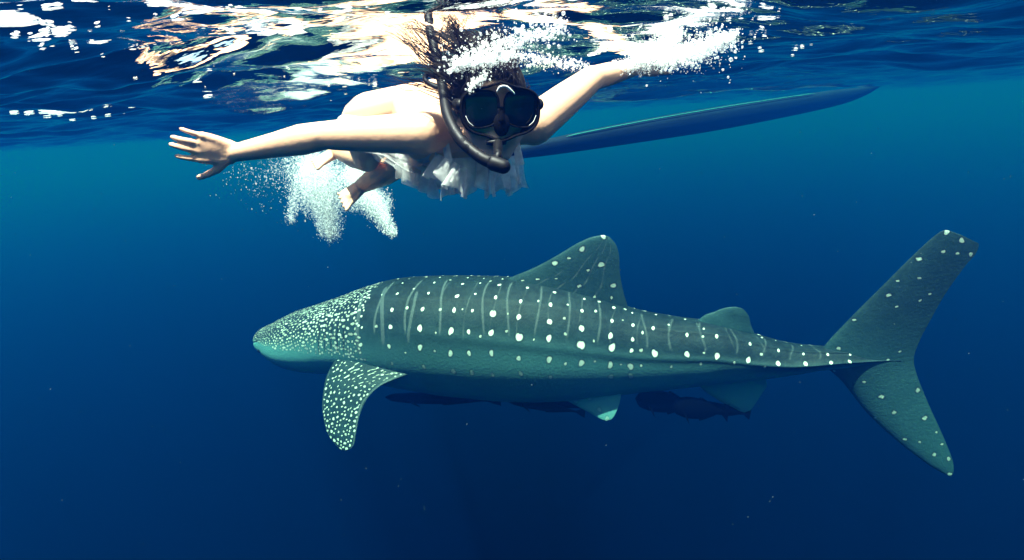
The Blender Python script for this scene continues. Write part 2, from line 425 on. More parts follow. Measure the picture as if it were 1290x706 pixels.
    # pelvic fins (a pair, splayed)
    for sg in (-1, 1):
        fin([(v3(2.46, -.20, sg*.10), v3(2.88, -.16, sg*.10), .04), (v3(2.52, -.29, sg*.16), v3(2.945, -.235, sg*.16), .024), (v3(2.626, -.338, sg*.19), v3(2.946, -.29, sg*.19), .016),
             (v3(2.734, -.384, sg*.21), v3(2.925, -.355, sg*.21), .01), (v3(2.81, -.418, sg*.225), v3(2.895, -.41, sg*.225), .005), (v3(2.85, -.428, sg*.23), v3(2.86, -.427, sg*.23), .001)], bk=.35, seed=7,
            spots=(14, .014, .02, 2.5), bright_=.3)
    # tail fin, lower tip to upper tip
    fin([(v3(4.978, -.782), v3(4.99, -.785), .002), (v3(4.94, -.765), v3(4.998, -.74), .006), (v3(4.85, -.709), v3(4.979, -.652), .012), (v3(4.668, -.561), v3(4.906, -.481), .017), (v3(4.482, -.374), v3(4.815, -.286), .024), (v3(4.323, -.162), v3(4.737, -.098), .034),
         (v3(4.19, -.03), v3(4.712, .01), .042), (v3(4.215, .075), v3(4.735, .13), .036), (v3(4.349, .264), v3(4.78, .263), .026), (v3(4.499, .458), v3(4.835, .412), .02), (v3(4.65, .653), v3(4.914, .576), .014),
         (v3(4.745, .763), v3(4.962, .655), .009), (v3(4.80, .80), v3(4.975, .705), .005), (v3(4.875, .775), v3(4.972, .722), .002)], NV=150, NC=60, spots=(60, .008, .016, 3.2), seed=9, bk=lambda v: 0.84+0.12*np.clip((v-.3)/.35, 0, 1), bright_=.75)
    # pectoral fins
    for sg in (-1, 1):
        f_ = [((.98, .24, .05), (1.50, .28, -.03), .05), ((.93, .33, .0), (1.56, .37, -.065), .036), ((.885, .42, -.102), (1.47, .42, -.088), .032), ((.885, .49, -.185), (1.335, .49, -.135), .028), ((.896, .55, -.275), (1.255, .55, -.212), .024),
              ((.931, .61, -.365), (1.218, .61, -.308), .019), ((.981, .66, -.438), (1.206, .66, -.405), .014), ((1.046, .69, -.495), (1.200, .69, -.47), .009), ((1.09, .705, -.518), (1.175, .705, -.506), .005), ((1.12, .71, -.524), (1.14, .71, -.522), .001)]
        fin([((L[0], sg*L[1], L[2]), (T_[0], sg*T_[1], T_[2]), k) for L, T_, k in f_], NV=120, NC=56, spots=(1500, .0055, .0110, 1.5), seed=12, bk=.97, bright_=.9, stripes=[(.12, .93, .962, .962, .03, .9), (.2, .9, .04, .04, .02, .35)])
    o = mesh_obj('whale_shark', np.vstack(Vs), np.vstack(Fs), shark_material(),
                 attrs=dict(mark=np.concatenate(MK), stripe=np.concatenate(ST), back=np.concatenate(BK), bright=np.concatenate(BR), slit=np.concatenate(DK)))
    o.location = SH_A; o.rotation_euler = (0, 0, SH_YAW)
    tag(o, 'grey-teal whale shark with white spots and pale stripes swimming below the snorkeler', 'whale shark')
    # eyes
    for sg in (-1, 1):
        i = sidx(.17); j = int(NT*(100/360)) if sg < 0 else int(NT*(260/360))
        c = P[i, j]
        uu = np.linspace(0, math.pi, 9); vv = np.linspace(0, 2*math.pi, 12, endpoint=False)
        U, W_ = np.meshgrid(uu, vv, indexing='ij')
        e_ = np.stack([.016*np.sin(U)*np.cos(W_), .008*np.cos(U), .015*np.sin(U)*np.sin(W_)], -1)+c
        mesh_obj('eye', e_.reshape(-1, 3), grid_faces(9, 12, True), principled('shark_eye', (.01, .01, .012), .2), o)
    return o
shark = build_shark()

# ------------------------------------------------------------------ snorkeler
def unit(v): v = np.asarray(v, float); return v/np.linalg.norm(v)
def cap_mesh(p0, p1, r0, r1, n=18):
    p0, p1 = np.asarray(p0, float), np.asarray(p1, float); d = p1-p0; L = np.linalg.norm(d); d = d/max(L, 1e-9)
    a = np.cross(d, [0, 0, 1.0]) if abs(d[2]) < .9 else np.cross(d, [1.0, 0, 0]); a = unit(a); b = np.cross(d, a)
    rows = []
    for t in np.linspace(-math.pi/2, 0, 6): rows.append((r0*math.sin(t), r0*math.cos(t), p0))
    for t in np.linspace(0, math.pi/2, 6): rows.append((r1*math.sin(t), r1*math.cos(t), p1))
    th = np.linspace(0, 2*math.pi, n, endpoint=False)
    V = np.array([[c+d*h+(a*math.cos(t)+b*math.sin(t))*max(r, 1e-5) for t in th] for h, r, c in rows])
    return V.reshape(-1, 3), grid_faces(len(rows), n, True)
def ell_mesh(c, ax, n=20, m=14):
    c = np.asarray(c, float); u = np.linspace(1e-3, math.pi-1e-3, m); v = np.linspace(0, 2*math.pi, n, endpoint=False)
    U, W_ = np.meshgrid(u, v, indexing='ij')
    P = c+np.sin(U)[..., None]*np.cos(W_)[..., None]*ax[0]+np.sin(U)[..., None]*np.sin(W_)[..., None]*ax[1]+np.cos(U)[..., None]*ax[2]
    return P.reshape(-1, 3), grid_faces(m, n, True)
class Parts:
    def __init__(s): s.V = []; s.F = []; s.n = 0
    def add(s, VF):
        V, F = VF; s.V.append(V); s.F.append(F+s.n); s.n += len(V)
    def cap(s, *a, **k): s.add(cap_mesh(*a, **k))
    def chain(s, ps, rs):
        for i in range(len(ps)-1): s.cap(ps[i], ps[i+1], rs[i], rs[i+1])
    def ell(s, c, ax): s.add(ell_mesh(c, [np.asarray(q, float) for q in ax]))
    def build(s, name, mat, parent=None, **k): return mesh_obj(name, np.vstack(s.V), np.vstack(s.F), mat, parent, **k)
def tube_mesh(path, rad, n=14, sub=8, flat=1.0):
    path = np.asarray(path, float); k = np.arange(len(path)); t = np.linspace(0, len(path)-1, (len(path)-1)*sub+1)
    C_ = spline(k, path, t); r = spline(k, np.broadcast_to(np.asarray(rad, float), (len(path),)), t)
    T = unit(np.gradient(C_, axis=0)[0]); D = np.gradient(C_, axis=0); D /= np.linalg.norm(D, axis=1)[:, None]+1e-12
    nrm = np.cross(T, [0, .3, 1.0]); nrm = unit(nrm); rows = []
    th = np.linspace(0, 2*math.pi, n, endpoint=False)
    for i in range(len(C_)):
        nrm = nrm-D[i]*np.dot(nrm, D[i]); nrm = unit(nrm); bn = np.cross(D[i], nrm)
        rows.append(C_[i]+np.cos(th)[:, None]*nrm*r[i]+np.sin(th)[:, None]*bn*r[i]*flat)
    # closed ends
    rows = [np.repeat(C_[:1], n, 0)]+rows+[np.repeat(C_[-1:], n, 0)]
    return np.vstack(rows), grid_faces(len(rows), n, True)
def remesh(o, voxel, smooth=4, fac=.5):
    m = o.modifiers.new('r', 'REMESH'); m.mode = 'VOXEL'; m.voxel_size = voxel; m.use_smooth_shade = True
    if smooth:
        q = o.modifiers.new('s', 'SMOOTH'); q.factor = fac; q.iterations = smooth
    dg = bpy.context.evaluated_depsgraph_get(); dg.update()
    me = bpy.data.meshes.new_from_object(o.evaluated_get(dg)); old = o.data
    o.modifiers.clear(); o.data = me; me.name = o.name; bpy.data.meshes.remove(old)
    me.polygons.foreach_set('use_smooth', np.ones(len(me.polygons), dtype=bool))

skin = principled('skin', (.74, .40, .25), .5, .3, noise=(14, .10), bump=(90, .08))
HEAD = pt(617, 136, 1.32)
h_f = unit(unit(CAM-HEAD)+.13*RGT-.06*UPV); h_u = unit(UPV-.05*RGT); h_u = unit(h_u-h_f*np.dot(h_u, h_f)); h_r = np.cross(h_u, -h_f); 
if np.dot(h_r, RGT) < 0: h_r = -h_r
def hd(x, y, z): return HEAD+x*h_r+y*h_f+z*h_u

NECK, MIDT, PELV = pt(603, 164, 1.49), pt(552, 136, 1.74), pt(500, 150, 1.97)
t_b = unit(PELV-NECK); t_l = unit(np.cross(t_b, [0, 0, 1])); t_l = t_l if np.dot(t_l, RGT) > 0 else -t_l; t_u = unit(np.cross(t_l, t_b)); t_u = t_u if t_u[2] > 0 else -t_u
SH_L, SH_R = pt(535, 168, 1.41), pt(672, 158, 1.56)

def hand(B, wrist, tip, side_up, curl=.12, r=1.0, flip=1):
    d = unit(tip-wrist); s = unit(side_up-d*np.dot(side_up, d)); nn = np.cross(d, s)
    spec = [(-.031, .062, -.07, .0082), (-.0105, .072, .02, .0086), (.0105, .069, .0, .0084), (.030, .054, .10, .0074)]
    B.ell(wrist+d*.045, (d*.050, s*.033, nn*.0135))
    for off, L, ang, rr in spec:
        k = wrist+d*.084+s*off - d*abs(off)*.25
        B.chain([wrist+d*.01+s*off*.55, wrist+d*.05+s*off*.85, k], [.0145, .0125, .0105])
        q = k; a = ang
        for i, (fl, c) in enumerate(((.44, .5), (.31, 1.0), (.25, 1.2))):
            dd = unit(d*math.cos(a)+s*math.sin(a)+nn*flip*curl*c*(i+.6)); e = q+dd*L*fl
            B.cap(q, e, rr*(1-.08*i), rr*(1-.08*(i+1))); q = e
    k = wrist+d*.022-s*.026; q = k
    for L, a, rr in ((.034, -.95, .0125), (.030, -.70, .0100), (.024, -.55, .0088)):
        dd = unit(d*math.cos(a)+s*math.sin(a)-nn*flip*(-.25)); e = q+dd*L; B.cap(q, e, rr, rr*.9); q = e

def foot(B, ankle, toe, up, k=.82):
    d = unit(toe-ankle); s = unit(np.cross(d, up)); nn = np.cross(s, d)
    B.cap(ankle-d*.02*k-nn*.01*k, ankle+d*.10*k, .031*k, .025*k)
    for i in range(5):
        o_ = (i-2)*.0165*k; B.cap(ankle+d*.03*k+s*o_*.6, ankle+d*(.125-abs(i-1)*.006)*k+s*o_, .019*k, .0125*k)
        e = ankle+d*(.172-i*.007-abs(i-1)*.004)*k+s*o_*1.35
        B.cap(ankle+d*.12*k+s*o_, e, .0095*k, (.0078 if i else .0105)*k)

def build_person():
    B = Parts()
    # head and neck
    B.ell(hd(0, -.012, .022), (h_r*.074, h_f*.094, h_u*.088))
    B.ell(hd(0, .030, -.040), (h_r*.060, h_f*.062, h_u*.066))
    B.ell(hd(0, .058, -.088), (h_r*.028, h_f*.028, h_u*.022))
    for sg in (-1, 1):
        B.ell(hd(sg*.036, .062, -.030), (h_r*.026, h_f*.022, h_u*.026))
        B.cap(hd(sg*.058, .0, -.045), hd(sg*.020, .062, -.090), .022, .018)
        B.ell(hd(sg*.076, -.012, -.010), (h_r*.010, h_f*.018, h_u*.030))
    B.cap(hd(0, .075, .012), hd(0, .090, -.024), .008, .012)                 # nose
    B.ell(hd(0, .088, -.057), (h_r*.024, h_f*.011, h_u*.0065)); B.ell(hd(0, .085, -.070), (h_r*.021, h_f*.011, h_u*.0075))
    B.cap(hd(0, -.02, -.06), NECK+t_b*.03, .050, .058)
    # trunk
    for off, r0, r1 in ((-.085, .080, .072), (0, .095, .080), (.085, .080, .072)):
        B.cap(NECK+t_b*.09+t_l*off-t_u*.012, MIDT+t_l*off*.75, r0, r1)
        B.cap(MIDT+t_l*off*.75, PELV+t_l*off*.95, r1, .088)
    for S in (SH_L, SH_R):
        B.cap(NECK+t_b*.02, S, .050, .047); B.cap(NECK+t_b*.10, S+t_b*.03, .07, .045)
        B.cap(NECK+t_b*.17+t_l*np.sign(np.dot(S-NECK, t_l))*.08, S, .06, .045)
    for sg in (-1, 1): B.ell(NECK+t_b*.15+t_l*sg*.07-t_u*.085, (t_l*.055, t_b*.055, t_u*.05))
    # arm held out to one side, hand at the surface of the other
    E1, W1 = pt(408, 171, 1.50), pt(296, 193, 1.55)
    B.chain([SH_L, SH_L*.75+E1*.25, SH_L*.4+E1*.6, E1], [.050, .0465, .042, .034]); B.chain([E1, E1*.76+W1*.24, E1*.45+W1*.55, W1], [.0345, .0385, .031, .0225]); B.cap(E1+FWD*.012, E1+FWD*.014, .024, .024)
    hand(B, W1, pt(205, 178, 1.50), UPV*.96-RGT*.1-FWD*.45, curl=.19)
    E2, W2 = pt(746, 99, 1.74), pt(806, 84, 1.92)
    B.chain([SH_R, SH_R*.5+E2*.5, E2], [.052, .046, .036]); B.chain([E2, E2*.68+W2*.32, W2], [.034, .034, .0225])
    hand(B, W2, pt(850, 76, 2.0), -UPV+FWD*.6, curl=.1, flip=-1)
    # legs
    H1, H2 = PELV-t_l*.085+t_b*.04-t_u*.01, PELV+t_l*.085+t_b*.04-t_u*.01
    K1, A1 = pt(462, 200, 2.27), pt(425, 190, 2.56)
    B.chain([H1, H1*.5+K1*.5, K1], [.085, .070, .050]); B.chain([K1, K1*.65+A1*.35, A1], [.048, .050, .032])
    foot(B, A1, pt(400, 206, 2.50), np.array([-.3, -.6, .6]))
    K2, A2 = pt(503, 207, 2.28), pt(456, 234, 2.58)
    B.chain([H2, H2*.5+K2*.5, K2], [.085, .070, .052]); B.chain([K2, K2*.65+A2*.35, A2], [.048, .050, .032])
    foot(B, A2, pt(428, 257, 2.50), np.array([.5, -.5, .6]))
    o = B.build('person', skin)
    remesh(o, .0042, 5, .5)
    tag(o, 'snorkeler in a white ruffled top swimming at the surface with arms spread wide', 'person')
    return o
person = build_person()

# hair: scalp cap and loose wet locks drifting up to the surface
def build_hair():
    hm = principled('dark_wet_hair', (.007, .0035, .0028), .6, .12, noise=(60, .4))
    Vs, Fs, n = [], [], 0
    u = np.linspace(.01, 2.05, 26); v = np.linspace(0, 2*math.pi, 60, endpoint=False)
    U, W_ = np.meshgrid(u, v, indexing='ij')
    lim = 1-.42*np.clip(np.cos(W_), 0, 1)**2                                # open over the forehead
    U = U*lim
    rad = 1+.012*np.sin(W_*23)+.01*np.sin(W_*11+U*5)
    ctr = hd(0, -.016, .024)
    P = ctr+(np.sin(U)*np.cos(W_)*rad*.101)[..., None]*h_f+(np.sin(U)*np.sin(W_)*rad*.082)[..., None]*h_r+(np.cos(U)*rad*.096)[..., None]*h_u
    Vs.append(P.reshape(-1, 3)); Fs.append(grid_faces(26, 60, True)); n += 26*60
    R = random.Random(5)
    for g in range(64):
        uu = R.uniform(.05, 1.75); ww = R.uniform(0.5, 2*math.pi-.5)
        p = ctr+math.sin(uu)*math.cos(ww)*.100*h_f+math.sin(uu)*math.sin(ww)*.081*h_r+math.cos(uu)*.095*h_u
        out = unit(p-ctr); path = [p-out*.006]; L = R.uniform(.04, .16)*(1.2 if np.dot(out, h_r) < 0 else .6)
        d = unit(out*.6+np.array([-.35, .5, .35])+np.array([R.gauss(0, .2), R.gauss(0, .2), R.gauss(0, .15)]))
        q = p.copy(); k = 6; bend = np.array([R.gauss(-.08, .14), R.gauss(.08, .14), R.gauss(.05, .10)])
        for jj in range(k):
            d = unit(d+bend+np.array([R.gauss(0, .05), R.gauss(0, .05), R.gauss(0, .05)]))
            q = q+d*L/k
            top = -.012+float(wave_h(q[0], q[1]))
            if q[2] > top: q[2] = top-R.uniform(0, .010); d[2] = -.05; d = unit(d+np.array([-.2, .15, 0]))
            path.append(q.copy())
        path = np.array(path)
        for sidx_ in range(18):
            off = np.array([R.gauss(0, .008), R.gauss(0, .008), R.gauss(0, .008)]); r = R.uniform(.0004, .0011)
            wig = np.array([[R.gauss(0, .002) for _ in range(3)] for _ in range(7)])*np.linspace(0, 1.6, 7)[:, None]
            V, F = tube_mesh(path+off*np.linspace(1, .8, 7)[:, None]+wig, [r, r*1.1, r, r*.9, r*.7, r*.45, r*.15], n=5, sub=3)
            Vs.append(V); Fs.append(F+n); n += len(V)
    # fine wisps across the forehead
    for i in range(26):
        x0 = R.uniform(-.06, .05); p = hd(x0, .060, .085-abs(x0)*.3)
        path = [p, p+h_f*.022-h_u*.012+h_r*R.gauss(0, .006), p+h_f*.026-h_u*R.uniform(.02, .035)+h_r*R.gauss(-.004, .01)]
        V, F = tube_mesh(path, [.0014, .001, .0003], n=5, sub=4); Vs.append(V); Fs.append(F+n); n += len(V)
    return mesh_obj('hair', np.vstack(Vs), np.vstack(Fs), hm, person)
build_hair()

# ruffled white top
def fabric_material():
    m, t, out = mat_new('sheer_white_cotton'); N_ = t.nodes.new; L = t.links.new
    df = N_('ShaderNodeBsdfDiffuse'); df.inputs[0].default_value = (.74, .75, .74, 1)
    tl = N_('ShaderNodeBsdfTranslucent'); tl.inputs[0].default_value = (.74, .75, .74, 1)
    tp = N_('ShaderNodeBsdfTransparent')
    a = N_('ShaderNodeMixShader'); a.inputs[0].default_value = .5; L(df.outputs[0], a.inputs[1]); L(tl.outputs[0], a.inputs[2])
    tc = N_('ShaderNodeTexCoord'); no = N_('ShaderNodeTexNoise'); no.inputs['Scale'].default_value = 30; no.inputs['Detail'].default_value = 5; L(tc.outputs['Object'], no.inputs['Vector'])
    mr = N_('ShaderNodeMapRange'); mr.inputs['From Min'].default_value = .3; mr.inputs['From Max'].default_value = .7; mr.inputs['To Min'].default_value = .2; mr.inputs['To Max'].default_value = .6
    L(no.outputs['Fac'], mr.inputs['Value'])
    b = N_('ShaderNodeMixShader'); L(mr.outputs[0], b.inputs[0]); L(a.outputs[0], b.inputs[1]); L(tp.outputs[0], b.inputs[2])
    bp = N_('ShaderNodeBump'); bp.inputs['Strength'].default_value = .5; bp.inputs['Distance'].default_value = .008; L(no.outputs['Fac'], bp.inputs['Height'])
    L(bp.outputs[0], df.inputs['Normal']); L(bp.outputs[0], tl.inputs['Normal'])
    L(b.outputs[0], out.inputs[0]); return m
def build_top():
    fm = fabric_material()
    NA, NB = 60, 150
    v = np.linspace(0, 1, NA)[:, None]; ph = np.linspace(-1.75, 1.75, NB)[None, :]     # 0 = straight down
    ax = NECK+t_b*.03; Lg = .50
    pl = np.sin(ph*11+2*np.sin(v*3))*(.006+.013*np.clip((v-.75)/.25, 0, 1)+.010*np.clip((.2-v)/.2, 0, 1)) + .004*np.sin(ph*23+v*9)
    down = np.interp(v[:, 0], [0, .12, .3, .6, 1], [.100, .150, .168, .125, .150])[:, None]
    side = np.interp(v[:, 0], [0, .15, .4, .7, 1], [.125, .158, .168, .165, .185])[:, None]
    sag = .03*np.sin(v*6+ph*2)*np.clip(np.cos(ph), 0, 1)*v
    P = ax+(v*Lg)[..., None]*t_b + (np.sin(ph)*(side+pl))[..., None]*t_l - (np.cos(ph)*(down+pl*1.3)+sag)[..., None]*t_u + (.01*np.sin(ph*7+1))[..., None]*t_b
    o = mesh_obj('ruffled_top', P.reshape(-1, 3), grid_faces(NA, NB), fm, person)
    def ruffle(a, b, drop, width, n, seed, amp=.016):
        """a gathered strip from a to b hanging along drop"""
        R = random.Random(seed); NX, NY = 90, 14
        x = np.linspace(0, 1, NX)[:, None]; y = np.linspace(0, 1, NY)[None, :]
        a, b, drop = np.asarray(a), np.asarray(b), unit(drop); ab = b-a; side_ = unit(np.cross(ab, drop))
        ph_ = R.uniform(0, 6)
        am = amp*(y**.8)
        P = a+x[..., None]*ab+(width*y*(1+.18*np.sin(x*n*3.1+ph_)))[..., None]*drop+(am*np.sin(x*n*6.28+ph_+y*1.5+1.5*np.sin(x*9)))[..., None]*side_+(am*.8*np.cos(x*n*6.28+ph_))[..., None]*unit(ab)
        mesh_obj('ruffle', P.reshape(-1, 3), grid_faces(NX, NY), fm, o)
    ruffle(pt(556, 200, 1.44), pt(655, 196, 1.50), -UPV, .085, 7, 3)
    ruffle(pt(548, 192, 1.42), pt(590, 214, 1.40), -UPV-.3*RGT, .055, 4, 4)
    ruffle(pt(503, 196, 1.70), pt(546, 208, 1.52), -UPV+.15*RGT, .075, 4, 5, .02)
    ruffle(pt(500, 193, 1.74), pt(528, 200, 1.58), -UPV, .035, 3, 6)
    ruffle(pt(618, 214, 1.43), pt(660, 206, 1.50), -UPV+.1*RGT, .055, 4, 8)
    for x0, sg in ((566, -1), (655, 1)):                                                 # shoulder straps
        V, F = tube_mesh([pt(x0, 208, 1.42), pt(x0-4, 184, 1.415), pt(x0-7, 162, 1.44), pt(x0-8, 150, 1.50)], [.012, .009, .009, .009], n=10, flat=.25)
        mesh_obj('shoulder_strap', V, F, fm, o)
    return o
build_top()

# ------------------------------------------------------------------ diving mask
black_rubber = principled('black_rubber', (.0035, .003, .0032), .5, .25, noise=(40, .3))
matt_rubber = principled('matt_black_rubber', (.0025, .0022, .0024), .85, .06)
mask_glass = principled('tinted_glass', (.003, .003, .005), .12, .35)
white_plastic_and_glint = principled('white_plastic_and_glint', (.75, .75, .74), .4, .5)  # white of the emblem and of the modelled lens highlights
def build_mask():
    root = bpy.data.objects.new('diving_mask', None); col.objects.link(root)
    cx, cz = .011, .002
    org = hd(cx, .055, cz); root.location = Vector(org)
    tag(root, 'black two-lens diving mask worn over the snorkeler\'s face', 'diving mask')
    def loc(x, y, z): return np.asarray(x)[..., None]*h_r+np.asarray(y)[..., None]*h_f+np.asarray(z)[..., None]*h_u
    n = 72; f = np.linspace(0, 2*math.pi, n, endpoint=False)
    c, s_ = np.cos(f), np.sin(f)
    ox = .081*np.sign(c)*np.abs(c)**.62
    oz = np.where(s_ > 0, .044, .052)*np.sign(s_)*np.abs(s_)**.72
    oz = oz+.010*np.exp(-(ox/.020)**2)*(s_ > 0)-.0*ox                       # bridge rises in the middle
    oz = oz-.012*np.exp(-(ox/.022)**2)*(s_ < 0)                             # nose pocket
    curve = -.20*ox**2/.081
    rows = []
    for sc, y in ((.70, .0), (.93, -.012), (1.0, .004), (1.0, .030), (1.02, .040), (1.03, .046), (1.0, .0505), (.955, .0505), (.93, .046), (.925, .040)):
        rows.append(loc(ox*sc, y+curve*sc, oz*sc))
    V = np.vstack(rows); mesh_obj('skirt', V, grid_faces(len(rows), n, True), matt_rubber, root)
    for sg in (-1, 1):                                                       # two lenses
        m_ = 40; g = np.linspace(0, 2*math.pi, m_, endpoint=False); cc, ss = np.cos(g), np.sin(g)
        lx = .034*np.sign(cc)*np.abs(cc)**.55; lz = np.where(ss > 0, .034, .038)*np.sign(ss)*np.abs(ss)**.6
        lz = lz*(1-.20*(sg*lx < 0)*(ss < 0)*np.abs(lx)/.034) ; X = sg*.0395+lx
        rr = [loc(X, .0445-.20*X**2/.081+0*lx, lz+.002)]
        rr += [loc(sg*.0395+lx*k, .0445+.0012-.20*(sg*.0395+lx*k)**2/.081, lz*k+.002) for k in (.9, .5, .02)]
        lens = mesh_obj('lens', np.vstack(rr), grid_faces(4, m_, True), mask_glass, root)
        path = loc(X, .0465-.20*X**2/.081, lz+.002); path = np.vstack([path, path[:1]])
        V, F = tube_mesh(path, [.0022]*len(path), n=8, sub=2); mesh_obj('lens_rim', V, F, matt_rubber, root)
        # thin white lines standing in for highlights at the lower lens corners
        q = [loc(np.array(sg*x), np.array(y), np.array(z)) for x, y, z in ((.072, .0405, -.012), (.066, .0435, -.024), (.056, .0460, -.032))]
        V, F = tube_mesh(q, [.0004, .0006, .0003], n=6, sub=4); mesh_obj('lens_highlight', V, F, white_plastic_and_glint, lens)
    P_ = Parts(); P_.ell(loc(np.array(0.), np.array(.046), np.array(-.029)), (h_r*.017, h_f*.006, h_u*.024)); P_.cap(loc(np.array(0.), np.array(.043), np.array(.0)), loc(np.array(0.), np.array(.044), np.array(-.02)), .006, .010)
    P_.build('nose_pocket', matt_rubber, root)
    q = [loc(np.array(x), np.array(.052), np.array(z)) for x, z in ((-.010, .034), (-.004, .043), (.008, .044), (.018, .037), (.026, .030))]
    V, F = tube_mesh(q, [.002, .0034, .0036, .003, .0014], n=10, sub=5, flat=.6); mesh_obj('emblem', V, F, white_plastic_and_glint, root)
    for sg in (-1, 1):                                                       # strap buckles
        Q = Parts(); Q.cap(loc(np.array(sg*.080), np.array(.020), np.array(.008)), loc(np.array(sg*.086), np.array(-.004), np.array(.010)), .012, .010); Q.build('buckle', black_rubber, root)
    a_ = np.linspace(-2.55, 2.55, 50)                                        # strap round the back of the head
    sx = np.sin(a_)*.090-cx; sy = -.055-.016+np.cos(a_)*-.110
    V = np.vstack([loc(sx, -.055-.012-np.cos(a_)*.106, .016+.018*np.cos(a_)*0+z0+.02*np.cos(a_)) for z0 in (-.009, -.003, .003, .009)])
    mesh_obj('strap', V, grid_faces(4, 50), black_rubber, root)
    return root
build_mask()

# ------------------------------------------------------------------ snorkel
def build_snorkel():
    root = bpy.data.objects.new('snorkel', None); col.objects.link(root)
    org = pt(610, 200, 1.19); root.location = Vector(org)
    tag(root, 'black curved snorkel tube running from the swimmer\'s mouth past the mask', 'snorkel')
    L_ = lambda a: np.asarray(a)-org
    path = [pt(541, 36, 1.40), pt(551, 78, 1.36), pt(558, 112, 1.31), pt(564, 146, 1.255), pt(580, 176, 1.215), pt(605, 198, 1.195), pt(627, 208, 1.19)]
    V, F = tube_mesh(L_(path), [.0105, .0105, .011, .0115, .0115, .012, .013], n=18, sub=10)
    mesh_obj('tube', V, F, black_rubber, root)
    Q = Parts(); Q.cap(L_(pt(622, 206, 1.19)), L_(pt(634, 210, 1.187)), .0155, .0145); Q.build('purge_valve', black_rubber, root)
    mouth = hd(0.0, .094, -.063)
    V, F = tube_mesh(L_([pt(627, 203, 1.195), pt(627, 194, 1.20), mouth+h_r*.004]), [.010, .009, .010], n=14, sub=5)
    mp = mesh_obj('mouthpiece', V, F, black_rubber, root)
    V, F = tube_mesh(L_([mouth-h_r*.020+h_f*.002, mouth+h_f*.005, mouth+h_r*.020+h_f*.002]), [.006, .009, .006], n=12, sub=5, flat=.8)
    mesh_obj('bite_flange', V, F, black_rubber, mp)
    V, F = tube_mesh(L_([pt(560, 113, 1.31), pt(545, 108, 1.325), pt(536, 101, 1.34), pt(538, 94, 1.35), pt(548, 97, 1.34)]), [.0055]*5, n=10, sub=6)
    mesh_obj('keeper_loop', V, F, black_rubber, root)
    return root
build_snorkel()

# ------------------------------------------------------------------ remoras under the shark
def shark_world(s_, y, z):
    c, n = math.cos(SH_YAW), math.sin(SH_YAW)
    return np.array([SH_A[0]+c*s_-n*y, SH_A[1]+n*s_+c*y, SH_A[2]+z])
remora_skin = principled('remora_skin', (.0005, .0008, .0020), .8, .0, noise=(20, .4))
pale_belly = principled('remora_pale_side', (.004, .010, .012), .8, .0, noise=(20, .4))
def remora(nose, tail, height, label, mat=remora_skin, fin_k=.75):
    nose, tail = np.asarray(nose), np.asarray(tail); L = np.linalg.norm(tail-nose)
    ns, nt_ = 40, 20
    x = np.linspace(0, 1, ns); hp = spline([0, .04, .18, .4, .65, .88, .95, 1], [.02, .42, .85, 1.0, .78, .26, .2, .16], x)*height/2
    wd = hp*np.interp(x, [0, .25, 1], [1.25, .95, .5])
    th = np.linspace(0, 2*math.pi, nt_, endpoint=False)
    X, T = np.meshgrid(x, th, indexing='ij')
    P = np.stack([X*L, wd[:, None]*np.sin(T), hp[:, None]*np.cos(T)], -1)
    Vs = [P.reshape(-1, 3)]; Fs = [grid_faces(ns, nt_, True)[:, ::-1]]; n = ns*nt_
    def plate(a, b, t=.004):
        nonlocal n
        a, b = np.asarray(a, float)*L, np.asarray(b, float)*L          # two edges, sampled alike
        a[:, 2] *= fin_k; b[:, 2] *= fin_k
        k = np.linspace(0, 1, 12); A_ = spline(np.linspace(0, 1, len(a)), a, k); B_ = spline(np.linspace(0, 1, len(b)), b, k)
        u = np.linspace(0, 1, 8)[:, None, None]; M = A_[None]*(1-u)+B_[None]*u
        th_ = t*(np.sin(np.pi*np.clip(u, .03, .97)))*np.ones((8, 12, 1)); nn = np.array([0, 1., 0])
        R_ = np.concatenate([M+nn*th_, (M-nn*th_)[::-1]], 0)
        Vs.append(R_.reshape(-1, 3)); Fs.append(grid_faces(16, 12, False, n)); n += 16*12
    q = height/L/2
    plate([(.93, 0, .16*q), (.99, 0, .7*q), (1.06, 0, 1.25*q)], [(.93, 0, -.16*q), (.99, 0, -.7*q), (1.06, 0, -1.25*q)])
    plate([(.50, 0, .85*q), (.68, 0, .6*q), (.86, 0, .25*q)], [(.55, 0, 1.55*q), (.68, 0, 1.1*q), (.86, 0, .4*q)])
    plate([(.50, 0, -.85*q), (.68, 0, -.6*q), (.86, 0, -.25*q)], [(.55, 0, -1.6*q), (.68, 0, -1.15*q), (.86, 0, -.4*q)])
    for sg in (-1, 1):
        plate([(.20, sg*.8*q, .1*q), (.24, sg*.9*q, -.1*q), (.28, sg*.8*q, -.3*q)], [(.32, sg*1.5*q, -.9*q), (.36, sg*1.6*q, -1.2*q), (.36, sg*1.4*q, -1.3*q)])
    o = mesh_obj('remora', np.vstack(Vs), np.vstack(Fs), mat)
    d = Vector(tail-nose).normalized(); z = Vector((0, 0, 1)); yv = z.cross(d).normalized(); zv = d.cross(yv)
    o.matrix_world = Matrix(((d.x, yv.x, zv.x, nose[0]), (d.y, yv.y, zv.y, nose[1]), (d.z, yv.z, zv.z, nose[2]), (0, 0, 0, 1)))
    return tag(o, label, 'fish', 'remoras swimming under the whale shark')
remora(shark_world(1.14, -.10, -.42), shark_world(2.02, -.10, -.395), .085, 'long dark remora under the whale shark\'s chest, just behind its side fin')
remora(shark_world(2.12, -.10, -.375), shark_world(2.66, -.12, -.435), .080, 'slim remora with paler flank ahead of the whale shark\'s pelvic fin', mat=pale_belly)
remora(shark_world(2.24, .02, -.385), shark_world(2.70, -.02, -.46), .070, 'thin black remora pressed against the whale shark\'s pelvic fin')
remora(shark_world(3.04, -.10, -.315), shark_world(3.44, -.10, -.345), .150, 'large black remora leading the cluster ahead of the whale shark\'s anal fin')
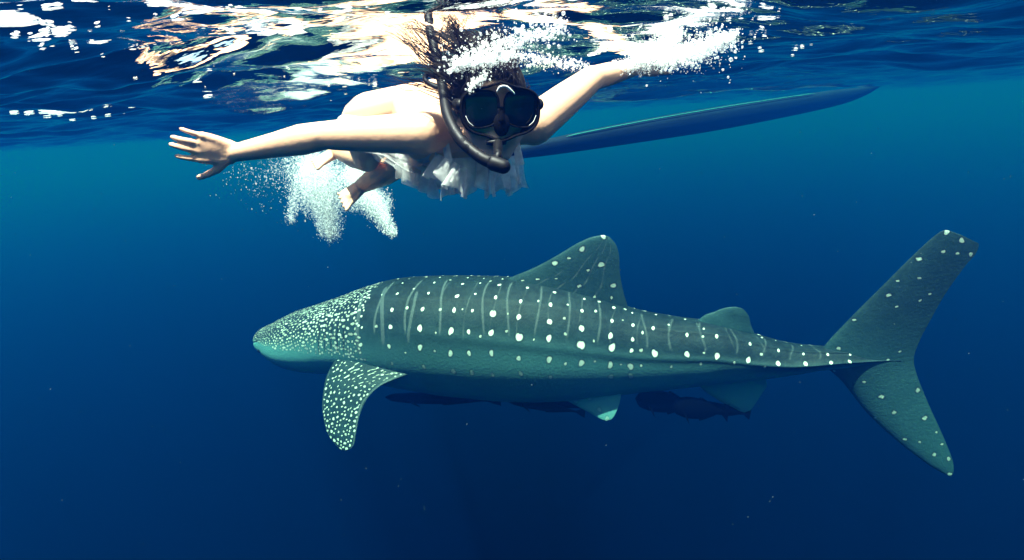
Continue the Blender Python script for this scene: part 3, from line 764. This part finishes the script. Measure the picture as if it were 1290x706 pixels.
remora(shark_world(3.28, -.13, -.335), shark_world(3.62, -.13, -.365), .145, 'plump black remora in the middle of the cluster by the anal fin')
remora(shark_world(3.44, -.08, -.345), shark_world(3.76, -.08, -.395), .080, 'small slender black remora trailing the cluster below the anal fin')

# ------------------------------------------------------------------ slender boat hull beyond the arm
def build_boat():
    spine = [pt(628, 196, 5.6), pt(665, 190, 6.0), pt(791, 168, 7.4), pt(917, 147, 9.0), pt(1043, 125, 11.0), pt(1085, 116, 11.8), pt(1113, 106, 12.4)]
    hh = [.02, .07, .129, .168, .150, .09, .008]
    org = spine[2]; k = np.arange(7); t = np.linspace(0, 6, 90)
    C_ = spline(k, np.array(spine)-org, t); h = spline(k, hh, t); D = np.gradient(C_, axis=0); D /= np.linalg.norm(D, axis=1)[:, None]
    S_ = np.cross(D, [0, 0, 1.]); S_ /= np.linalg.norm(S_, axis=1)[:, None]; U_ = np.cross(S_, D)
    ph = np.linspace(0, 2*math.pi, 28, endpoint=False)
    sx = np.sign(np.cos(ph))*np.abs(np.cos(ph))**.8; sz = np.where(np.sin(ph) > 0, .95*np.abs(np.sin(ph))**.5, -np.abs(np.sin(ph)))
    P = C_[:, None]+S_[:, None]*(h[:, None]*1.25*sx)[..., None]+U_[:, None]*(h[:, None]*sz)[..., None]
    root = bpy.data.objects.new('boat', None); col.objects.link(root); root.location = Vector(org)
    tag(root, 'slender dark boat hull with its sunlit edge painted as a thin turquoise line beyond the raised arm', 'boat')
    mesh_obj('hull', P.reshape(-1, 3), grid_faces(90, 28, True), principled('dark_blue_hull', (.005, .009, .015), .6, .15, noise=(4, .4)), root)
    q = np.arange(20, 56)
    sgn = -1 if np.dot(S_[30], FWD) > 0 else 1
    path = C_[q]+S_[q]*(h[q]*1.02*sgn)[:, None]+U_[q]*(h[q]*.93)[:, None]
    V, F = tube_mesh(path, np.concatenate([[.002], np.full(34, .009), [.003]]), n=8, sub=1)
    mesh_obj('sunlit_edge_line', V, F, principled('painted_sunlit_edge', (.012, .13, .12), .7), root)  # turquoise line stands in for sunlight along the hull's upper edge
build_boat()

# ------------------------------------------------------------------ bubbles and foam
def bubble_material(name='air_bubbles', clear=.55):
    m, t, out = mat_new(name); N_ = t.nodes.new; L = t.links.new
    df = N_('ShaderNodeBsdfDiffuse'); df.inputs[0].default_value = (.95, .97, .97, 1)
    tl = N_('ShaderNodeBsdfTranslucent'); tl.inputs[0].default_value = (.95, .97, .97, 1)
    tp = N_('ShaderNodeBsdfTransparent')
    a = N_('ShaderNodeMixShader'); a.inputs[0].default_value = .5; L(df.outputs[0], a.inputs[1]); L(tl.outputs[0], a.inputs[2])
    b = N_('ShaderNodeMixShader'); b.inputs[0].default_value = clear; L(a.outputs[0], b.inputs[1]); L(tp.outputs[0], b.inputs[2])
    L(b.outputs[0], out.inputs[0]); return m
BUB = bubble_material()
_ph = (1+5**.5)/2
ICO_V = np.array([(-1, _ph, 0), (1, _ph, 0), (-1, -_ph, 0), (1, -_ph, 0), (0, -1, _ph), (0, 1, _ph), (0, -1, -_ph), (0, 1, -_ph), (_ph, 0, -1), (_ph, 0, 1), (-_ph, 0, -1), (-_ph, 0, 1)])
ICO_V = ICO_V/np.linalg.norm(ICO_V[0])
ICO_F = np.array([(0, 11, 5), (0, 5, 1), (0, 1, 7), (0, 7, 10), (0, 10, 11), (1, 5, 9), (5, 11, 4), (11, 10, 2), (10, 7, 6), (7, 1, 8), (3, 9, 4), (3, 4, 2), (3, 2, 6), (3, 6, 8), (3, 8, 9), (4, 9, 5), (2, 4, 11), (6, 2, 10), (8, 6, 7), (9, 8, 1)])
def scatter_spheres(name, C_, Rd, mat, scale=None):
    C_ = np.asarray(C_); Rd = np.asarray(Rd); n = len(C_)
    q = ICO_V[None]*Rd[:, None, None]
    if scale is not None: q = q*np.asarray(scale)[:, None, :]
    q = q*(1+rng.normal(0, .10, (n, 12, 1)))
    V = (C_[:, None]+q).reshape(-1, 3); F = (ICO_F[None]+12*np.arange(n)[:, None, None]).reshape(-1, 3)
    return mesh_obj(name, V, F, mat)
def blob_points(segs, n):
    """points round segments (p0, p1, r0, r1, weight): dense core, ragged rim"""
    wts = np.array([q[4] for q in segs]); wts = wts/wts.sum(); out = []
    for q, w_ in zip(segs, wts):
        m_ = int(n*w_); t = rng.uniform(0, 1, m_)[:, None]
        p = np.asarray(q[0])*(1-t)+np.asarray(q[1])*t; r = q[2]*(1-t)+q[3]*t
        d = rng.normal(0, 1, (m_, 3)); d /= np.linalg.norm(d, axis=1)[:, None]
        rad = rng.beta(1.6, 1.5, m_)[:, None]*r*(1+.25*np.sin(7*d[:, :1]+9*t)+.15*np.sin(19*d[:, 2:]+13*t))
        out.append(p+d*rad)
    return np.vstack(out)
OCT_V = np.array([(1, 0, 0), (-1, 0, 0), (0, 1, 0), (0, -1, 0), (0, 0, 1), (0, 0, -1)], float)
OCT_F = np.array([(0, 2, 4), (2, 1, 4), (1, 3, 4), (3, 0, 4), (2, 0, 5), (1, 2, 5), (3, 1, 5), (0, 3, 5)])
def scatter_tiny(name, C_, Rd, mat):
    n = len(C_); V = (C_[:, None]+OCT_V[None]*Rd[:, None, None]).reshape(-1, 3)
    return mesh_obj(name, V, (OCT_F[None]+6*np.arange(n)[:, None, None]).reshape(-1, 3), mat)
# plume kicked down by the feet
seg = [(pt(393, 205, 2.80), pt(406, 250, 2.80), .125, .120, 4), (pt(408, 245, 2.80), pt(417, 298, 2.80), .115, .040, 2.0), (pt(440, 215, 2.85), pt(470, 258, 2.80), .11, .085, 2.2),
       (pt(468, 250, 2.80), pt(495, 296, 2.78), .080, .022, 1.5), (pt(375, 225, 2.8), pt(366, 280, 2.8), .06, .03, .18), (pt(395, 200, 2.9), pt(345, 215, 3.0), .11, .08, .10), (pt(300, 215, 3.0), pt(400, 240, 2.9), .16, .25, .10)]
C_ = blob_points(seg, 78000)
o = scatter_tiny('bubble_plume', C_, rng.gamma(1.5, .0007, len(C_))+.0006, bubble_material('fine_bubbles', .7))
tag(o, 'white cloud of bubbles kicked down by the snorkeler\'s feet', 'bubbles', kind='stuff')
# froth: small bubbles gathered just under the surface
def under(C_, gap=.003):
    top = wave_h(C_[:, 0], C_[:, 1])-gap
    C_ = C_.copy(); hi = C_[:, 2] > top; C_[hi, 2] = top[hi]-rng.uniform(0, 1, hi.sum())**2*.018; return C_
seg = [(pt(745, 92, 1.86), pt(812, 78, 1.75), .012, .035, 1.2), (pt(800, 76, 1.75), pt(880, 66, 1.55), .040, .045, 2.5), (pt(870, 66, 1.5), pt(925, 46, 1.30), .045, .02, 1), (pt(800, 70, 1.6), pt(930, 60, 1.4), .08, .08, .25)]
C_ = under(blob_points(seg, 11000)); o = scatter_spheres('froth', C_, rng.gamma(1.1, .0009, len(C_))+.0004, BUB)
tag(o, 'white froth trailing from the hand that breaks the surface', 'foam', kind='stuff')
seg = [(pt(572, 82, 1.22), pt(650, 66, 1.22), .028, .035, 2), (pt(600, 62, 1.12), pt(710, 36, 1.05), .03, .03, 1.3), (pt(590, 112, 1.20), pt(612, 95, 1.20), .010, .016, .3), (pt(650, 72, 1.3), pt(740, 84, 1.6), .03, .02, .9), (pt(560, 70, 1.15), pt(660, 50, 1.1), .07, .07, .2)]
C_ = under(blob_points(seg, 5500)); o = scatter_spheres('froth', C_, rng.gamma(.8, .0009, len(C_))+.0003, BUB)
tag(o, 'white froth and tiny bubbles over the snorkeler\'s hair and forehead', 'foam', kind='stuff')
# white flecks standing in for sky glints, plus trapped air, under the surface
def surface_at(x, y):
    D = FWD+(x-645)/FPX*RGT+(353-y)/FPX*UPV
    k = (0.0-CAM[2])/max(D[2], 1e-3); return CAM+k*D
def fleck_field(groups, seed):
    R = random.Random(seed); Cs, Rs, Sc = [], [], []
    for cx, cy_, sx, sy, n, size in groups:
        for _ in range(n):
            p = surface_at(R.gauss(cx, sx), R.gauss(cy_, sy))
            if p[1] > 14: continue
            d = np.linalg.norm(p-CAM); w_ = size*math.exp(R.gauss(0, .55))*d
            m_ = R.choice([1, 1, 2, 3, 5])
            for _k in range(m_):
                q = p+np.array([R.gauss(0, w_*1.2*(m_ > 1)), R.gauss(0, w_*1.0*(m_ > 1)), 0])
                Cs.append(q); Rs.append(w_*R.uniform(.4, 1)); Sc.append((R.uniform(1.4, 3.6), R.uniform(.8, 1.6), R.uniform(.25, .55)))
    Cs = np.array(Cs); Rs = np.array(Rs); Cs[:, 2] = wave_h(Cs[:, 0], Cs[:, 1])-Rs*.3-.002
    return Cs, Rs, np.array(Sc)
flecks = [(62, 60, 20, 3, 16, .0022), (40, 45, 26, 14, 16, .0018), (150, 25, 26, 12, 20, .0018), (235, 20, 38, 9, 30, .0024), (300, 38, 32, 14, 46, .0026), (372, 62, 26, 5, 20, .0030), (150, 80, 70, 14, 26, .0011),
          (62, 140, 34, 3, 16, .0022), (140, 143, 24, 3, 9, .0018), (290, 108, 40, 10, 26, .0009), (480, 18, 60, 10, 14, .0018), (600, 20, 60, 12, 26, .0018), (690, 14, 40, 8, 26, .0020), (840, 12, 70, 10, 44, .0017),
          (880, 48, 30, 16, 60, .0014), (960, 40, 34, 22, 46, .0012), (420, 110, 60, 12, 20, .0008)]
C_, Rd, Sc = fleck_field(flecks, 3)
o = scatter_spheres('glint_air_flecks', C_, Rd, BUB, Sc)
tag(o, 'scattered white flecks of trapped air and modelled sky glints along the underside of the surface', 'foam', kind='stuff')

# drifting specks
n = 420
C_ = np.array([pt(rng.uniform(-60, 1350), rng.uniform(160, 740), rng.uniform(1.2, 5.5)) for _ in range(n)])
o = scatter_tiny('drifting_specks', C_, rng.uniform(.0004, .0013, n), principled('plankton', (.16, .2, .2), .8, .1))
tag(o, 'fine pale specks of plankton drifting through the water', 'plankton', kind='stuff')
